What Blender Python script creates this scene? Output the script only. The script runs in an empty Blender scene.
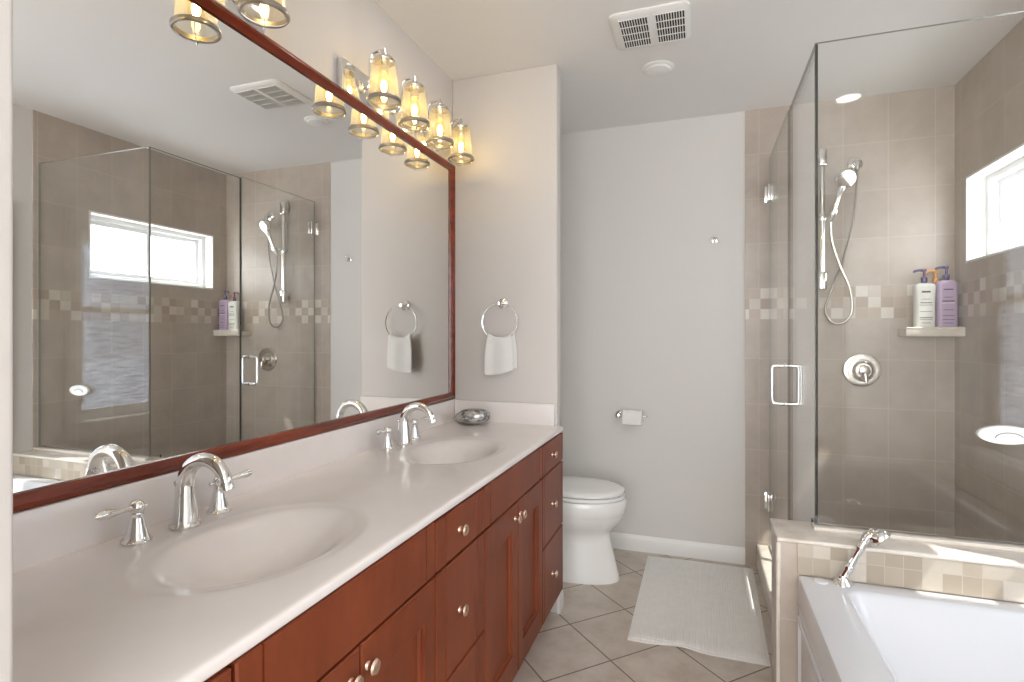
import bpy, bmesh, math, random
from mathutils import Vector, Matrix
random.seed(7)
PI = math.pi
scene = bpy.context.scene
col = scene.collection

# ------------------------------------------------------------------ camera, light, exposure
cam_d = bpy.data.cameras.new('camera')
cam = bpy.data.objects.new('camera', cam_d)
col.objects.link(cam)
cam.location = (0, 0, 1.29)
cam.rotation_euler = (PI / 2, 0, math.radians(19.032))
cam_d.sensor_width = 36.0
cam_d.lens = 545 / 1024 * 36.0
cam_d.shift_y = -6 / 1024
cam_d.clip_start = 0.02
scene.camera = cam

scene.view_settings.view_transform = 'Standard'
scene.view_settings.look = 'None'
scene.view_settings.gamma = 1.0
scene.view_settings.use_curve_mapping = False
scene.view_settings.exposure = 1.12
scene.cycles.max_bounces = 14
scene.cycles.transparent_max_bounces = 24
scene.cycles.glossy_bounces = 8
scene.cycles.transmission_bounces = 8
scene.cycles.diffuse_bounces = 6
scene.cycles.caustics_reflective = False
scene.cycles.caustics_refractive = False
scene.cycles.sample_clamp_indirect = 6.0

world = bpy.data.worlds.new('sky')
scene.world = world
world.use_nodes = True
wn = world.node_tree.nodes
wn['Background'].inputs[0].default_value = (0.97, 0.985, 1.0, 1)
wn['Background'].inputs[1].default_value = 3.2

sun_d = bpy.data.lights.new('sun', 'SUN')
sun = bpy.data.objects.new('sun', sun_d)
col.objects.link(sun)
sun_d.energy = 10.0
sun_d.angle = math.radians(0.6)
sun_d.color = (1.0, 0.96, 0.9)
SUN_DIR = Vector((-1.0, 0.36, -1.8)).normalized()
sun.rotation_euler = SUN_DIR.to_track_quat('-Z', 'Y').to_euler()


def portal(name, loc, rot, sx, sy):
    d = bpy.data.lights.new(name, 'AREA')
    d.shape = 'RECTANGLE'
    d.size, d.size_y = sx, sy
    d.cycles.is_portal = True
    o = bpy.data.objects.new(name, d)
    col.objects.link(o)
    o.location = loc
    o.rotation_euler = rot
    return o


# ------------------------------------------------------------------ materials
def lin(c):
    c /= 255.0
    return c / 12.92 if c <= 0.04045 else ((c + 0.055) / 1.055) ** 2.4


def rgb(r, g, b):
    return (lin(r), lin(g), lin(b), 1.0)


class NT:
    """small helper round a material's node tree"""

    def __init__(self, name):
        self.m = bpy.data.materials.new(name)
        self.m.use_nodes = True
        self.t = self.m.node_tree
        self.bsdf = self.t.nodes['Principled BSDF']
        self.out = self.t.nodes['Material Output']

    def n(self, kind, **kw):
        nd = self.t.nodes.new(kind)
        for k, v in kw.items():
            setattr(nd, k, v)
        return nd

    def link(self, a, b):
        self.t.links.new(a, b)

    def put(self, sock, v):
        if isinstance(v, bpy.types.NodeSocket):
            self.link(v, sock)
        else:
            sock.default_value = v

    def math(self, op, a, b=0.0, c=0.0):
        nd = self.n('ShaderNodeMath', operation=op)
        self.put(nd.inputs[0], a)
        self.put(nd.inputs[1], b)
        self.put(nd.inputs[2], c)
        return nd.outputs[0]

    def mix(self, f, a, b):
        nd = self.n('ShaderNodeMix', data_type='RGBA')
        self.put(nd.inputs[0], f)
        self.put(nd.inputs[6], a)
        self.put(nd.inputs[7], b)
        return nd.outputs[2]

    def coord(self):
        return self.n('ShaderNodeTexCoord').outputs['Object']

    def xyz(self, c):
        s = self.n('ShaderNodeSeparateXYZ')
        self.link(c, s.inputs[0])
        return s.outputs

    def noise(self, c, scale, detail=3.0, stretch=None, rough=0.5):
        if stretch:
            mp = self.n('ShaderNodeMapping')
            mp.inputs['Scale'].default_value = stretch
            self.link(c, mp.inputs[0])
            c = mp.outputs[0]
        nd = self.n('ShaderNodeTexNoise')
        self.link(c, nd.inputs['Vector'])
        nd.inputs['Scale'].default_value = scale
        nd.inputs['Detail'].default_value = detail
        nd.inputs['Roughness'].default_value = rough
        return nd.outputs[0]

    def ramp(self, f, stops, const=False):
        nd = self.n('ShaderNodeValToRGB')
        self.link(f, nd.inputs[0])
        cr = nd.color_ramp
        if const:
            cr.interpolation = 'CONSTANT'
        while len(cr.elements) < len(stops):
            cr.elements.new(0.5)
        for e, (p, c) in zip(cr.elements, stops):
            e.position = p
            e.color = c
        return nd.outputs[0]

    def bump(self, h, strength=0.2, dist=0.002):
        nd = self.n('ShaderNodeBump')
        nd.inputs['Strength'].default_value = strength
        nd.inputs['Distance'].default_value = dist
        self.link(h, nd.inputs['Height'])
        self.link(nd.outputs[0], self.bsdf.inputs['Normal'])

    def set(self, **kw):
        for k, v in kw.items():
            self.put(self.bsdf.inputs[k.replace('_', ' ')], v)
        return self


def plain(name, c, rough=0.5, metal=0.0, spec=0.5, coat=0.0, var=0.04, scale=6.0):
    t = NT(name)
    nz = t.noise(t.coord(), scale, 3.0)
    a = tuple(min(1, x * (1 + var)) for x in c[:3]) + (1,)
    b = tuple(x * (1 - var) for x in c[:3]) + (1,)
    t.set(Base_Color=t.mix(nz, a, b), Roughness=rough, Metallic=metal, Specular_IOR_Level=spec, Coat_Weight=coat)
    return t.m


M = {}
M['paint'] = plain('wall_paint', rgb(216, 211, 206), 0.6, var=0.012, scale=2.0)
M['paint_grey'] = plain('cool_wall_paint', rgb(220, 217, 213), 0.6, var=0.012, scale=2.0)
M['ceiling'] = plain('ceiling_paint', rgb(234, 232, 229), 0.7, var=0.01, scale=2.0)
M['trim'] = plain('white_trim_paint', rgb(236, 235, 232), 0.35, var=0.01)
M['porcelain'] = plain('white_porcelain', rgb(247, 247, 245), 0.08, coat=0.3, var=0.005)
M['acrylic'] = plain('white_acrylic', rgb(218, 219, 222), 0.14, coat=0.2, var=0.005)
M['chrome'] = plain('chrome', (0.82, 0.82, 0.81, 1), 0.06, metal=1.0, var=0.02)
M['nickel'] = plain('brushed_nickel', (0.74, 0.69, 0.63, 1), 0.16, metal=1.0, var=0.03)
M['ring'] = plain('brushed_steel', (0.42, 0.39, 0.35, 1), 0.28, metal=1.0, var=0.03)
M['knob'] = plain('satin_rose_nickel', (0.84, 0.62, 0.50, 1), 0.25, metal=1.0, var=0.03)
M['mirror'] = plain('silvered_mirror', (0.90, 0.905, 0.895, 1), 0.0, metal=1.0, var=0.0)
M['dark'] = plain('dark_gap', rgb(38, 34, 30), 0.7)
M['grille'] = plain('grille_grey', rgb(120, 118, 115), 0.6)
M['vinyl'] = plain('white_vinyl', rgb(240, 241, 242), 0.3, var=0.01)
M['paper'] = plain('toilet_tissue', rgb(240, 238, 236), 0.9, var=0.02, scale=60)
M['purple'] = plain('purple_plastic', rgb(188, 166, 194), 0.3, var=0.04)
M['deep_purple'] = plain('dark_purple_plastic', rgb(86, 68, 112), 0.3)
M['orange'] = plain('orange_plastic', rgb(238, 172, 96), 0.35)
M['white_plastic'] = plain('white_plastic', rgb(232, 232, 226), 0.3, var=0.02)
M['print'] = plain('grey_print', rgb(84, 82, 84), 0.5)
M['print_soft'] = plain('soft_grey_print', rgb(150, 146, 148), 0.5)
M['print_purple'] = plain('dark_purple_print', rgb(96, 76, 118), 0.5)
M['marble'] = None


def cultured():
    t = NT('cultured_marble')
    nz = t.noise(t.coord(), 5.0, 6.0, rough=0.6)
    c = t.ramp(nz, [(0.3, rgb(236, 229, 225)), (0.62, rgb(240, 234, 231)), (0.8, rgb(235, 226, 220))])
    t.set(Base_Color=c, Roughness=0.22, Coat_Weight=0.15)
    return t.m


M['counter'] = cultured()


def marble_cap():
    t = NT('cream_stone')
    nz = t.noise(t.coord(), 9.0, 6.0, rough=0.65)
    c = t.ramp(nz, [(0.3, rgb(206, 195, 181)), (0.5, rgb(224, 216, 205)), (0.75, rgb(214, 205, 193))])
    t.set(Base_Color=c, Roughness=0.25)
    return t.m


M['cap'] = marble_cap()


def wood(name, hi, lo, rough=0.28, axis='Z', coat=0.0, spec=0.28):
    t = NT(name)
    st = {'Z': (5, 5, 1.6), 'Y': (14, 1.2, 14)}[axis]
    n1 = t.noise(t.coord(), 3.0, 5.0, st, 0.6)
    n2 = t.noise(t.coord(), 2.2, 2.0)
    f = t.math('ADD', t.math('MULTIPLY', n1, 0.6), t.math('MULTIPLY', n2, 0.4))
    t.set(Base_Color=t.ramp(f, [(0.32, lo), (0.66, hi)]), Roughness=rough, Coat_Weight=coat, Coat_Roughness=0.2, Specular_IOR_Level=spec)
    return t.m


M['cherry'] = wood('cherry_stained_wood', rgb(138, 69, 40), rgb(110, 50, 27), 0.4)
M['frame_wood'] = wood('reddish_frame_wood', rgb(142, 58, 30), rgb(78, 26, 14), 0.22, 'Y', 0.2, 0.5)


def tile_mat(name, ax, lines):
    """wall tiles 205 x 256 mm with a three-row mosaic band; ax 0 = along x, 1 = along y; lines = (offset, z rules)"""
    t = NT(name)
    c = t.coord()
    s = t.xyz(c)
    u, z = s[ax], s[2]
    W, Hh, off = 0.2055, 0.2555, lines[0]
    B0, B1 = 1.377, 1.550
    up = t.math('GREATER_THAN', z, B1)
    zz_up = t.math('DIVIDE', t.math('SUBTRACT', z, B1), 0.2505)
    zz_dn = t.math('DIVIDE', t.math('SUBTRACT', z, 1.16), Hh)
    low = t.math('MULTIPLY', t.math('SUBTRACT', 1.0, up), zz_dn)
    zz = t.math('ADD', t.math('MULTIPLY', up, zz_up), low)
    uu = t.math('DIVIDE', t.math('SUBTRACT', u, off), W)

    def edge(v, size):
        f = t.math('FRACT', v)
        return t.math('MULTIPLY', t.math('MINIMUM', f, t.math('SUBTRACT', 1.0, f)), size)

    def rnd(a, b):
        cb = t.n('ShaderNodeCombineXYZ')
        t.link(t.math('FLOOR', a), cb.inputs[0])
        t.link(t.math('FLOOR', b), cb.inputs[1])
        w = t.n('ShaderNodeTexWhiteNoise', noise_dimensions='2D')
        t.link(cb.outputs[0], w.inputs['Vector'])
        return w.outputs['Value']

    d = t.math('MINIMUM', edge(uu, W), edge(zz, Hh))
    grout = t.math('LESS_THAN', d, 0.0013)
    r = rnd(uu, zz)
    clouds = t.ramp(t.noise(c, 6.0, 6.0, rough=0.65), [(0.32, (0, 0, 0, 1)), (0.68, (1, 1, 1, 1))])
    base = t.mix(r, rgb(190, 178, 166), rgb(199, 188, 177))
    base = t.mix(t.math('MULTIPLY', clouds, 0.55), base, rgb(168, 154, 142))
    tile = t.mix(grout, base, rgb(206, 196, 185))
    # mosaic band
    mw = (B1 - B0) / 3
    mu = t.math('DIVIDE', t.math('SUBTRACT', u, off), mw)
    mz = t.math('DIVIDE', t.math('SUBTRACT', z, B0), mw)
    md = t.math('MINIMUM', edge(mu, mw), edge(mz, mw))
    mg = t.math('LESS_THAN', md, 0.0012)
    par = t.math('MODULO', t.math('ADD', t.math('FLOOR', t.math('ADD', mu, 100.0)), t.math('FLOOR', t.math('ADD', mz, 100.0))), 2.0)
    mr = t.math('ADD', t.math('MULTIPLY', rnd(mu, mz), 0.55), t.math('MULTIPLY', par, 0.42))
    mc = t.ramp(mr, [(0.0, rgb(198, 184, 170)), (0.22, rgb(184, 168, 152)), (0.42, rgb(214, 205, 193)), (0.60, rgb(226, 219, 209)), (0.84, rgb(193, 178, 163))], True)
    mc = t.mix(t.math('MULTIPLY', clouds, 0.3), mc, rgb(165, 150, 135))
    mosaic = t.mix(mg, mc, rgb(196, 186, 174))
    inb = t.math('MULTIPLY', t.math('GREATER_THAN', z, B0), t.math('LESS_THAN', z, B1))
    t.set(Base_Color=t.mix(inb, tile, mosaic), Roughness=0.32)
    g = t.math('ADD', t.math('MULTIPLY', grout, t.math('SUBTRACT', 1.0, inb)), t.math('MULTIPLY', mg, inb))
    t.bump(t.math('SUBTRACT', 1.0, g), 0.25, 0.0015)
    return t.m


M['tile_x'] = tile_mat('beige_wall_tile_back', 0, (0.722,))
M['tile_y'] = tile_mat('beige_wall_tile_side', 1, (2.03,))


def mosaic_mat(name, ax, z0, off):
    t = NT(name)
    c = t.coord()
    s = t.xyz(c)
    uw, zw = 0.0477, 0.0555
    mu = t.math('DIVIDE', t.math('SUBTRACT', s[ax], off), uw)
    mz = t.math('DIVIDE', t.math('SUBTRACT', s[2], z0), zw)

    def edge(v, size):
        f = t.math('FRACT', v)
        return t.math('MULTIPLY', t.math('MINIMUM', f, t.math('SUBTRACT', 1.0, f)), size)
    md = t.math('MINIMUM', edge(mu, uw), edge(mz, zw))
    mg = t.math('LESS_THAN', md, 0.0011)
    cb = t.n('ShaderNodeCombineXYZ')
    t.link(t.math('FLOOR', mu), cb.inputs[0])
    t.link(t.math('FLOOR', mz), cb.inputs[1])
    w = t.n('ShaderNodeTexWhiteNoise', noise_dimensions='2D')
    t.link(cb.outputs[0], w.inputs['Vector'])
    clouds = t.noise(c, 22.0, 5.0, rough=0.65)
    mc = t.ramp(w.outputs['Value'], [(0.0, rgb(198, 189, 174)), (0.3, rgb(172, 160, 143)), (0.58, rgb(214, 206, 194)), (0.76, rgb(182, 170, 153))], True)
    mc = t.mix(t.math('MULTIPLY', clouds, 0.45), mc, rgb(160, 147, 130))
    t.set(Base_Color=t.mix(mg, mc, rgb(188, 178, 164)), Roughness=0.35)
    t.bump(t.math('SUBTRACT', 1.0, mg), 0.25, 0.0015)
    return t.m


M['mosaic_x'] = mosaic_mat('mosaic_tile_x', 0, 0.543, 0.283)
M['mosaic_y'] = mosaic_mat('mosaic_tile_y', 1, 0.543, 0.02)


def floor_mat():
    t = NT('diagonal_floor_tile')
    c = t.coord()
    s = t.xyz(c)
    r2 = math.sqrt(0.5)
    p = t.math('MULTIPLY', t.math('ADD', s[0], s[1]), r2)
    q = t.math('MULTIPLY', t.math('SUBTRACT', s[1], s[0]), r2)
    S = 0.303
    uu = t.math('DIVIDE', t.math('SUBTRACT', p, 1.297), S)
    vv = t.math('DIVIDE', t.math('SUBTRACT', q, 2.073), S)

    def edge(v):
        f = t.math('FRACT', v)
        return t.math('MULTIPLY', t.math('MINIMUM', f, t.math('SUBTRACT', 1.0, f)), S)
    d = t.math('MINIMUM', edge(uu), edge(vv))
    g = t.math('LESS_THAN', d, 0.0032)
    cb = t.n('ShaderNodeCombineXYZ')
    t.link(t.math('FLOOR', uu), cb.inputs[0])
    t.link(t.math('FLOOR', vv), cb.inputs[1])
    w = t.n('ShaderNodeTexWhiteNoise', noise_dimensions='2D')
    t.link(cb.outputs[0], w.inputs['Vector'])
    cl = t.noise(c, 9.0, 7.0, rough=0.65)
    base = t.ramp(cl, [(0.28, rgb(182, 168, 154)), (0.5, rgb(201, 190, 178)), (0.72, rgb(212, 203, 192))])
    base = t.mix(t.math('MULTIPLY', w.outputs['Value'], 0.25), base, rgb(186, 172, 158))
    t.set(Base_Color=t.mix(g, base, rgb(118, 106, 96)), Roughness=0.38)
    t.bump(t.math('SUBTRACT', 1.0, g), 0.3, 0.002)
    return t.m


M['floor'] = floor_mat()


def clear_glass(name, tint=(0.985, 0.992, 0.985, 1), f0=0.03, rough=0.0, refl=(1, 1, 1, 1), milk=0.0):
    t = NT(name)
    t.t.nodes.remove(t.bsdf)
    geo = t.n('ShaderNodeNewGeometry')
    dt = t.n('ShaderNodeVectorMath', operation='DOT_PRODUCT')
    t.link(geo.outputs['Incoming'], dt.inputs[0])
    t.link(geo.outputs['Normal'], dt.inputs[1])
    cs = t.math('ABSOLUTE', dt.outputs['Value'])
    F = t.math('MULTIPLY_ADD', t.math('POWER', t.math('SUBTRACT', 1.0, cs), 5.0), 1.0 - f0, f0)
    tr = t.n('ShaderNodeBsdfTransparent')
    tr.inputs[0].default_value = tint
    gl = t.n('ShaderNodeBsdfGlossy')
    gl.inputs[0].default_value = refl
    gl.inputs['Roughness'].default_value = rough
    mx = t.n('ShaderNodeMixShader')
    t.link(F, mx.inputs[0])
    t.link(tr.outputs[0], mx.inputs[1])
    t.link(gl.outputs[0], mx.inputs[2])
    res = mx.outputs[0]
    if milk:
        tl = t.n('ShaderNodeBsdfTranslucent')
        tl.inputs[0].default_value = (1.0, 0.93, 0.76, 1)
        m2 = t.n('ShaderNodeMixShader')
        m2.inputs[0].default_value = milk
        t.link(res, m2.inputs[1])
        t.link(tl.outputs[0], m2.inputs[2])
        res = m2.outputs[0]
    t.link(res, t.out.inputs[0])
    return t.m


M['glass'] = clear_glass('clear_glass')
M['pane'] = clear_glass('window_glass', (0.97, 0.98, 0.98, 1), 0.04)
M['jar'] = clear_glass('jar_glass', (0.985, 0.97, 0.92, 1), 0.06, 0.02, milk=0.075)
M['amber'] = clear_glass('amber_bulb_glass', (0.97, 0.88, 0.66, 1), 0.05, 0.03)
M['glass_edge'] = plain('glass_edge', rgb(44, 42, 37), 0.6, spec=0.15)
M['glass_edge_pale'] = plain('pale_glass_edge', rgb(150, 156, 144), 0.25)


def frosted():
    t = NT('obscure_glass')
    t.t.nodes.remove(t.bsdf)
    tl = t.n('ShaderNodeBsdfTranslucent')
    tl.inputs[0].default_value = (0.92, 0.93, 0.94, 1)
    tr = t.n('ShaderNodeBsdfTransparent')
    tr.inputs[0].default_value = (0.95, 0.96, 0.97, 1)
    nz = t.noise(t.coord(), 60.0, 2.0)
    f = t.math('MULTIPLY_ADD', nz, 0.3, 0.28)
    mx = t.n('ShaderNodeMixShader')
    t.link(f, mx.inputs[0])
    t.link(tr.outputs[0], mx.inputs[1])
    t.link(tl.outputs[0], mx.inputs[2])
    t.link(mx.outputs[0], t.out.inputs[0])
    return t.m


M['frosted'] = frosted()


def rain_glass(name, trans):
    t = NT(name)
    t.t.nodes.remove(t.bsdf)
    tl = t.n('ShaderNodeBsdfTranslucent')
    nz = t.noise(t.coord(), 30.0, 4.0, (1, .35, 3.2), .6)
    t.put(tl.inputs[0], t.ramp(nz, [(0.35, rgb(96, 108, 128)), (0.5, rgb(142, 152, 168)), (0.62, rgb(184, 192, 204))]))
    tr = t.n('ShaderNodeBsdfTransparent')
    tr.inputs[0].default_value = (0.95, 0.96, 0.97, 1)
    mx = t.n('ShaderNodeMixShader')
    mx.inputs[0].default_value = 1.0 - trans
    t.link(tr.outputs[0], mx.inputs[1])
    t.link(tl.outputs[0], mx.inputs[2])
    t.link(mx.outputs[0], t.out.inputs[0])
    return t.m


M['rain_lower'] = rain_glass('rain_glass', 0.5)
M['rain_upper'] = rain_glass('thick_rain_glass', 0.5)


def glow(name, c, s):
    t = NT(name)
    t.set(Base_Color=c, Emission_Color=c, Emission_Strength=s)
    return t.m


M['filament'] = glow('glowing_filament', (1.0, 0.78, 0.42, 1), 38.0)
M['lens'] = glow('lit_lens', (1.0, 0.95, 0.88, 1), 9.0)


def rug_mat():
    t = NT('white_cotton_mat')
    c = t.coord()
    s = t.xyz(c)
    w = t.math('SINE', t.math('MULTIPLY', s[0], 520.0))
    w2 = t.math('SINE', t.math('MULTIPLY', s[1], 420.0))
    h = t.math('ADD', w, t.math('MULTIPLY', w2, 0.8))
    nz = t.noise(c, 25.0, 4.0)
    t.set(Base_Color=t.mix(nz, rgb(250, 249, 246), rgb(240, 238, 234)), Roughness=0.95, Specular_IOR_Level=0.1)
    t.bump(h, 0.5, 0.002)
    return t.m


M['rug'] = rug_mat()


def towel_mat():
    t = NT('white_terry_cloth')
    c = t.coord()
    nz = t.noise(c, 320.0, 2.0)
    t.set(Base_Color=rgb(240, 239, 236), Roughness=0.95, Specular_IOR_Level=0.1)
    t.bump(nz, 0.6, 0.003)
    return t.m


M['towel'] = towel_mat()


def shell_mat():
    t = NT('grey_shell')
    c = t.coord()
    nz = t.noise(c, 22.0, 5.0, (1.0, 2.4, 2.4), 0.7)
    colr = t.ramp(nz, [(0.36, rgb(60, 58, 58)), (0.45, rgb(140, 138, 136)), (0.55, rgb(205, 203, 200)), (0.66, rgb(120, 118, 116))])
    t.set(Base_Color=colr, Roughness=0.14, Metallic=0.45, Coat_Weight=0.6)
    return t.m


M['shell'] = shell_mat()


def roof_mat():
    t = NT('grey_roof_shingles')
    c = t.coord()
    b = t.n('ShaderNodeTexBrick')
    t.link(c, b.inputs['Vector'])
    b.inputs['Color1'].default_value = rgb(196, 202, 214)
    b.inputs['Color2'].default_value = rgb(150, 158, 172)
    b.inputs['Mortar'].default_value = rgb(112, 118, 130)
    b.inputs['Scale'].default_value = 3.2
    b.inputs['Mortar Size'].default_value = 0.03
    b.inputs['Brick Width'].default_value = 0.7
    b.inputs['Row Height'].default_value = 0.22
    t.set(Base_Color=b.outputs[0], Roughness=0.9)
    return t.m


M['roof'] = roof_mat()

# ------------------------------------------------------------------ mesh helpers
BASE = {}


class MB:
    def __init__(self):
        self.bm = bmesh.new()
        self.mi = 0

    def _f(self, vs):
        try:
            f = self.bm.faces.new(vs)
            f.material_index = self.mi
            return f
        except ValueError:
            return None

    def box(self, x0, x1, y0, y1, z0, z1, bev=0.0, seg=2):
        bm = self.bm
        old = set(bm.faces)
        v = [bm.verts.new(p) for p in ((x0, y0, z0), (x1, y0, z0), (x1, y1, z0), (x0, y1, z0),
                                       (x0, y0, z1), (x1, y0, z1), (x1, y1, z1), (x0, y1, z1))]
        fs = [self._f([v[i] for i in q]) for q in ((3, 2, 1, 0), (4, 5, 6, 7), (0, 1, 5, 4), (1, 2, 6, 5), (2, 3, 7, 6), (3, 0, 4, 7))]
        if bev > 0:
            es = {e for f in fs for e in f.edges}
            r = bmesh.ops.bevel(bm, geom=list(es), offset=bev, segments=seg, affect='EDGES', profile=0.5)
            for f in bm.faces:
                if f not in old:
                    f.material_index = self.mi
        return self

    def loft(self, rings, cap0=True, cap1=True, closed=True):
        bm = self.bm
        rs = [[bm.verts.new(p) for p in r] for r in rings]
        n = len(rs[0])
        for a, b in zip(rs, rs[1:]):
            for i in range(n if closed else n - 1):
                j = (i + 1) % n
                self._f((a[i], a[j], b[j], b[i]))
        if cap0:
            self._f(list(reversed(rs[0])))
        if cap1:
            self._f(rs[-1])
        return self

    def lathe(self, prof, mat=None, n=28, cap0=True, cap1=True):
        """prof: (radius, height) pairs, turned about z, placed by matrix mat"""
        mat = mat or Matrix.Identity(4)
        rings = []
        for r, h in prof:
            r = max(r, 1e-4)
            rings.append([mat @ Vector((r * math.cos(2 * PI * i / n), r * math.sin(2 * PI * i / n), h)) for i in range(n)])
        return self.loft(rings, cap0, cap1)

    def tube(self, pts, rad, n=14, cap=True, closed=False):
        pts = [Vector(p) for p in pts]
        k = len(pts)
        rad = rad if isinstance(rad, (list, tuple)) else [rad] * k
        tang = []
        for i in range(k):
            a = pts[(i - 1) % k] if (closed or i > 0) else pts[i]
            b = pts[(i + 1) % k] if (closed or i < k - 1) else pts[i]
            tang.append((b - a).normalized())
        up = Vector((0, 0, 1)) if abs(tang[0].z) < 0.9 else Vector((1, 0, 0))
        nrm = (up - tang[0] * up.dot(tang[0])).normalized()
        rings = []
        for i in range(k):
            if i:
                nrm = (nrm - tang[i] * nrm.dot(tang[i])).normalized()
            bn = tang[i].cross(nrm)
            rings.append([pts[i] + (nrm * math.cos(2 * PI * j / n) + bn * math.sin(2 * PI * j / n)) * rad[i] for j in range(n)])
        if closed:
            rings.append(rings[0])
            self.loft(rings, False, False)
        else:
            self.loft(rings, cap, cap)
        return self

    def ball(self, c, r, sx=1, sy=1, sz=1, n=20, m=12):
        prof = [(math.sin(PI * i / m), -math.cos(PI * i / m)) for i in range(m + 1)]
        return self.lathe(prof, Matrix.Translation(c) @ Matrix.Diagonal((r * sx, r * sy, r * sz, 1)), n)

    def torus(self, c, R, r, mat=None, n=36, m=10):
        mat = mat or Matrix.Identity(4)
        pts = [Vector(c) + mat @ Vector((R * math.cos(2 * PI * i / n), R * math.sin(2 * PI * i / n), 0)) for i in range(n)]
        return self.tube(pts, r, m, closed=True)

    def prism(self, poly, ax, a0, a1):
        """polygon extruded along axis ax (0,1,2) from a0 to a1; poly gives the two other coordinates in order"""
        def P(uv, a):
            l = list(uv)
            l.insert(ax, a)
            return l
        return self.loft([[P(p, a0) for p in poly], [P(p, a1) for p in poly]])

    def build(self, name, mats, parent=None, smooth=True, angle=0.6):
        bm = self.bm
        bmesh.ops.remove_doubles(bm, verts=bm.verts, dist=1e-6)
        bmesh.ops.recalc_face_normals(bm, faces=bm.faces)
        me = bpy.data.meshes.new(name)
        off = BASE.get(parent.name, Vector((0, 0, 0))) if parent else Vector((0, 0, 0))
        if off.length:
            bmesh.ops.translate(bm, verts=bm.verts, vec=-off)
        if smooth:
            for f in bm.faces:
                f.smooth = True
        bm.to_mesh(me)
        bm.free()
        if smooth:
            me.set_sharp_from_angle(angle=angle)
        for m in (mats if isinstance(mats, (list, tuple)) else [mats]):
            me.materials.append(m)
        o = bpy.data.objects.new(name, me)
        col.objects.link(o)
        if parent:
            o.parent = parent
            BASE[o.name] = off
        return o


def tag(o, label=None, cat=None, group=None, kind=None):
    if label:
        o['label'] = label
    if cat:
        o['category'] = cat
    if group:
        o['group'] = group
    if kind:
        o['kind'] = kind
    return o


def thing(name, loc, label, cat, group=None):
    o = bpy.data.objects.new(name, None)
    o.empty_display_size = 0.05
    col.objects.link(o)
    o.location = loc
    BASE[o.name] = Vector(loc)
    return tag(o, label, cat, group)


def copy_tree(o, parent=None):
    c = o.copy()
    col.objects.link(c)
    c.parent = parent
    for ch in list(o.children):
        copy_tree(ch, c)
    return c


def struct(o):
    o['kind'] = 'structure'
    return o


def face_dir(origin, d):
    """matrix taking +z to direction d at origin"""
    return Matrix.Translation(origin) @ Vector(d).to_track_quat('Z', 'Y').to_matrix().to_4x4()


def spline(pts, k=8):
    P = [Vector(p) for p in pts]
    P = [2 * P[0] - P[1]] + P + [2 * P[-1] - P[-2]]
    out = []
    for i in range(1, len(P) - 2):
        for j in range(k):
            t = j / k
            a, b, c, d = P[i - 1:i + 3]
            out.append(0.5 * ((2 * b) + (c - a) * t + (2 * a - 5 * b + 4 * c - d) * t * t + (-a + 3 * b - 3 * c + d) * t ** 3))
    out.append(P[-2])
    return out


def rrect(x0, x1, y0, y1, r, z, k=6):
    pts = []
    for cx, cy, a0 in ((x1 - r, y1 - r, 0), (x0 + r, y1 - r, PI / 2), (x0 + r, y0 + r, PI), (x1 - r, y0 + r, 1.5 * PI)):
        for i in range(k + 1):
            a = a0 + (PI / 2) * i / k
            pts.append((cx + r * math.cos(a), cy + r * math.sin(a), z))
    return pts


def wall_sheet(ax, pos, thick, us, zs, holes):
    """wall slab on plane ax=pos, grown by thick; us/zs are grid lines, holes the (i, j) cells left open"""
    mb = MB()

    def P(a, u, z):
        return (a, u, z) if ax == 0 else (u, a, z)
    solid = {(i, j) for i in range(len(us) - 1) for j in range(len(zs) - 1)} - set(holes)
    for i, j in solid:
        q = [(us[i], zs[j]), (us[i + 1], zs[j]), (us[i + 1], zs[j + 1]), (us[i], zs[j + 1])]
        for a in (pos, pos + thick):
            mb._f([mb.bm.verts.new(P(a, *c)) for c in q])
        for k, (di, dj) in enumerate(((0, -1), (1, 0), (0, 1), (-1, 0))):
            if (i + di, j + dj) not in solid:
                c0, c1 = q[k], q[(k + 1) % 4]
                mb._f([mb.bm.verts.new(p) for p in (P(pos, *c0), P(pos, *c1), P(pos + thick, *c1), P(pos + thick, *c0))])
    return mb


# ------------------------------------------------------------------ room shell
XL, XR, YB, ZC = -1.160, 1.215, 3.33, 2.55
YR = -1.5                     # rear wall behind the camera
YT = 2.008                    # where the side wall tile begins
TX = 0.240                    # where the back wall tile begins
CT = 0.871                    # counter top

struct(MB().box(XL - .1, XR + .14, YR - .1, YB + .1, -0.06, 0.0).build('floor', M['floor'], smooth=False))
struct(MB().box(XL - .1, XR + .14, YR - .1, YB + .1, ZC, ZC + .06).build('ceiling', M['ceiling'], smooth=False))
struct(MB().box(XL - .1, XL, YR - .1, YB + .1, 0, ZC).build('wall_left', M['paint'], smooth=False))
struct(MB().box(XL, TX, YB, YB + .1, 0, ZC).build('wall_back', M['paint_grey'], smooth=False))
struct(MB().box(TX, XR + .14, YB - .004, YB + .1, 0, ZC).build('wall_shower_back', M['tile_x'], smooth=False))
# window wall: painted stretch beside the tub, tiled stretch in the shower
WZ0, WZ1, WY0, WY1 = 1.636, 2.053, 2.302, 3.205
VZ0, VZ1, VY0, VY1 = 0.76, 1.93, 0.92, 1.82
struct(wall_sheet(0, XR + .008, .132, [YR, VY0, VY1, YT], [0, VZ0, VZ1, ZC], [(1, 1)]).build('wall_right', M['paint_grey'], smooth=False))
struct(wall_sheet(0, XR, .14, [YT, WY0, WY1, YB], [0, WZ0, WZ1, ZC], [(1, 1)]).build('wall_shower_right', M['tile_y'], smooth=False))
struct(wall_sheet(1, YR, -.1, [XL, -1.0, 1.05, XR + .14], [0, .3, 2.4, ZC], [(1, 1)]).build('wall_rear', M['paint'], smooth=False))
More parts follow.
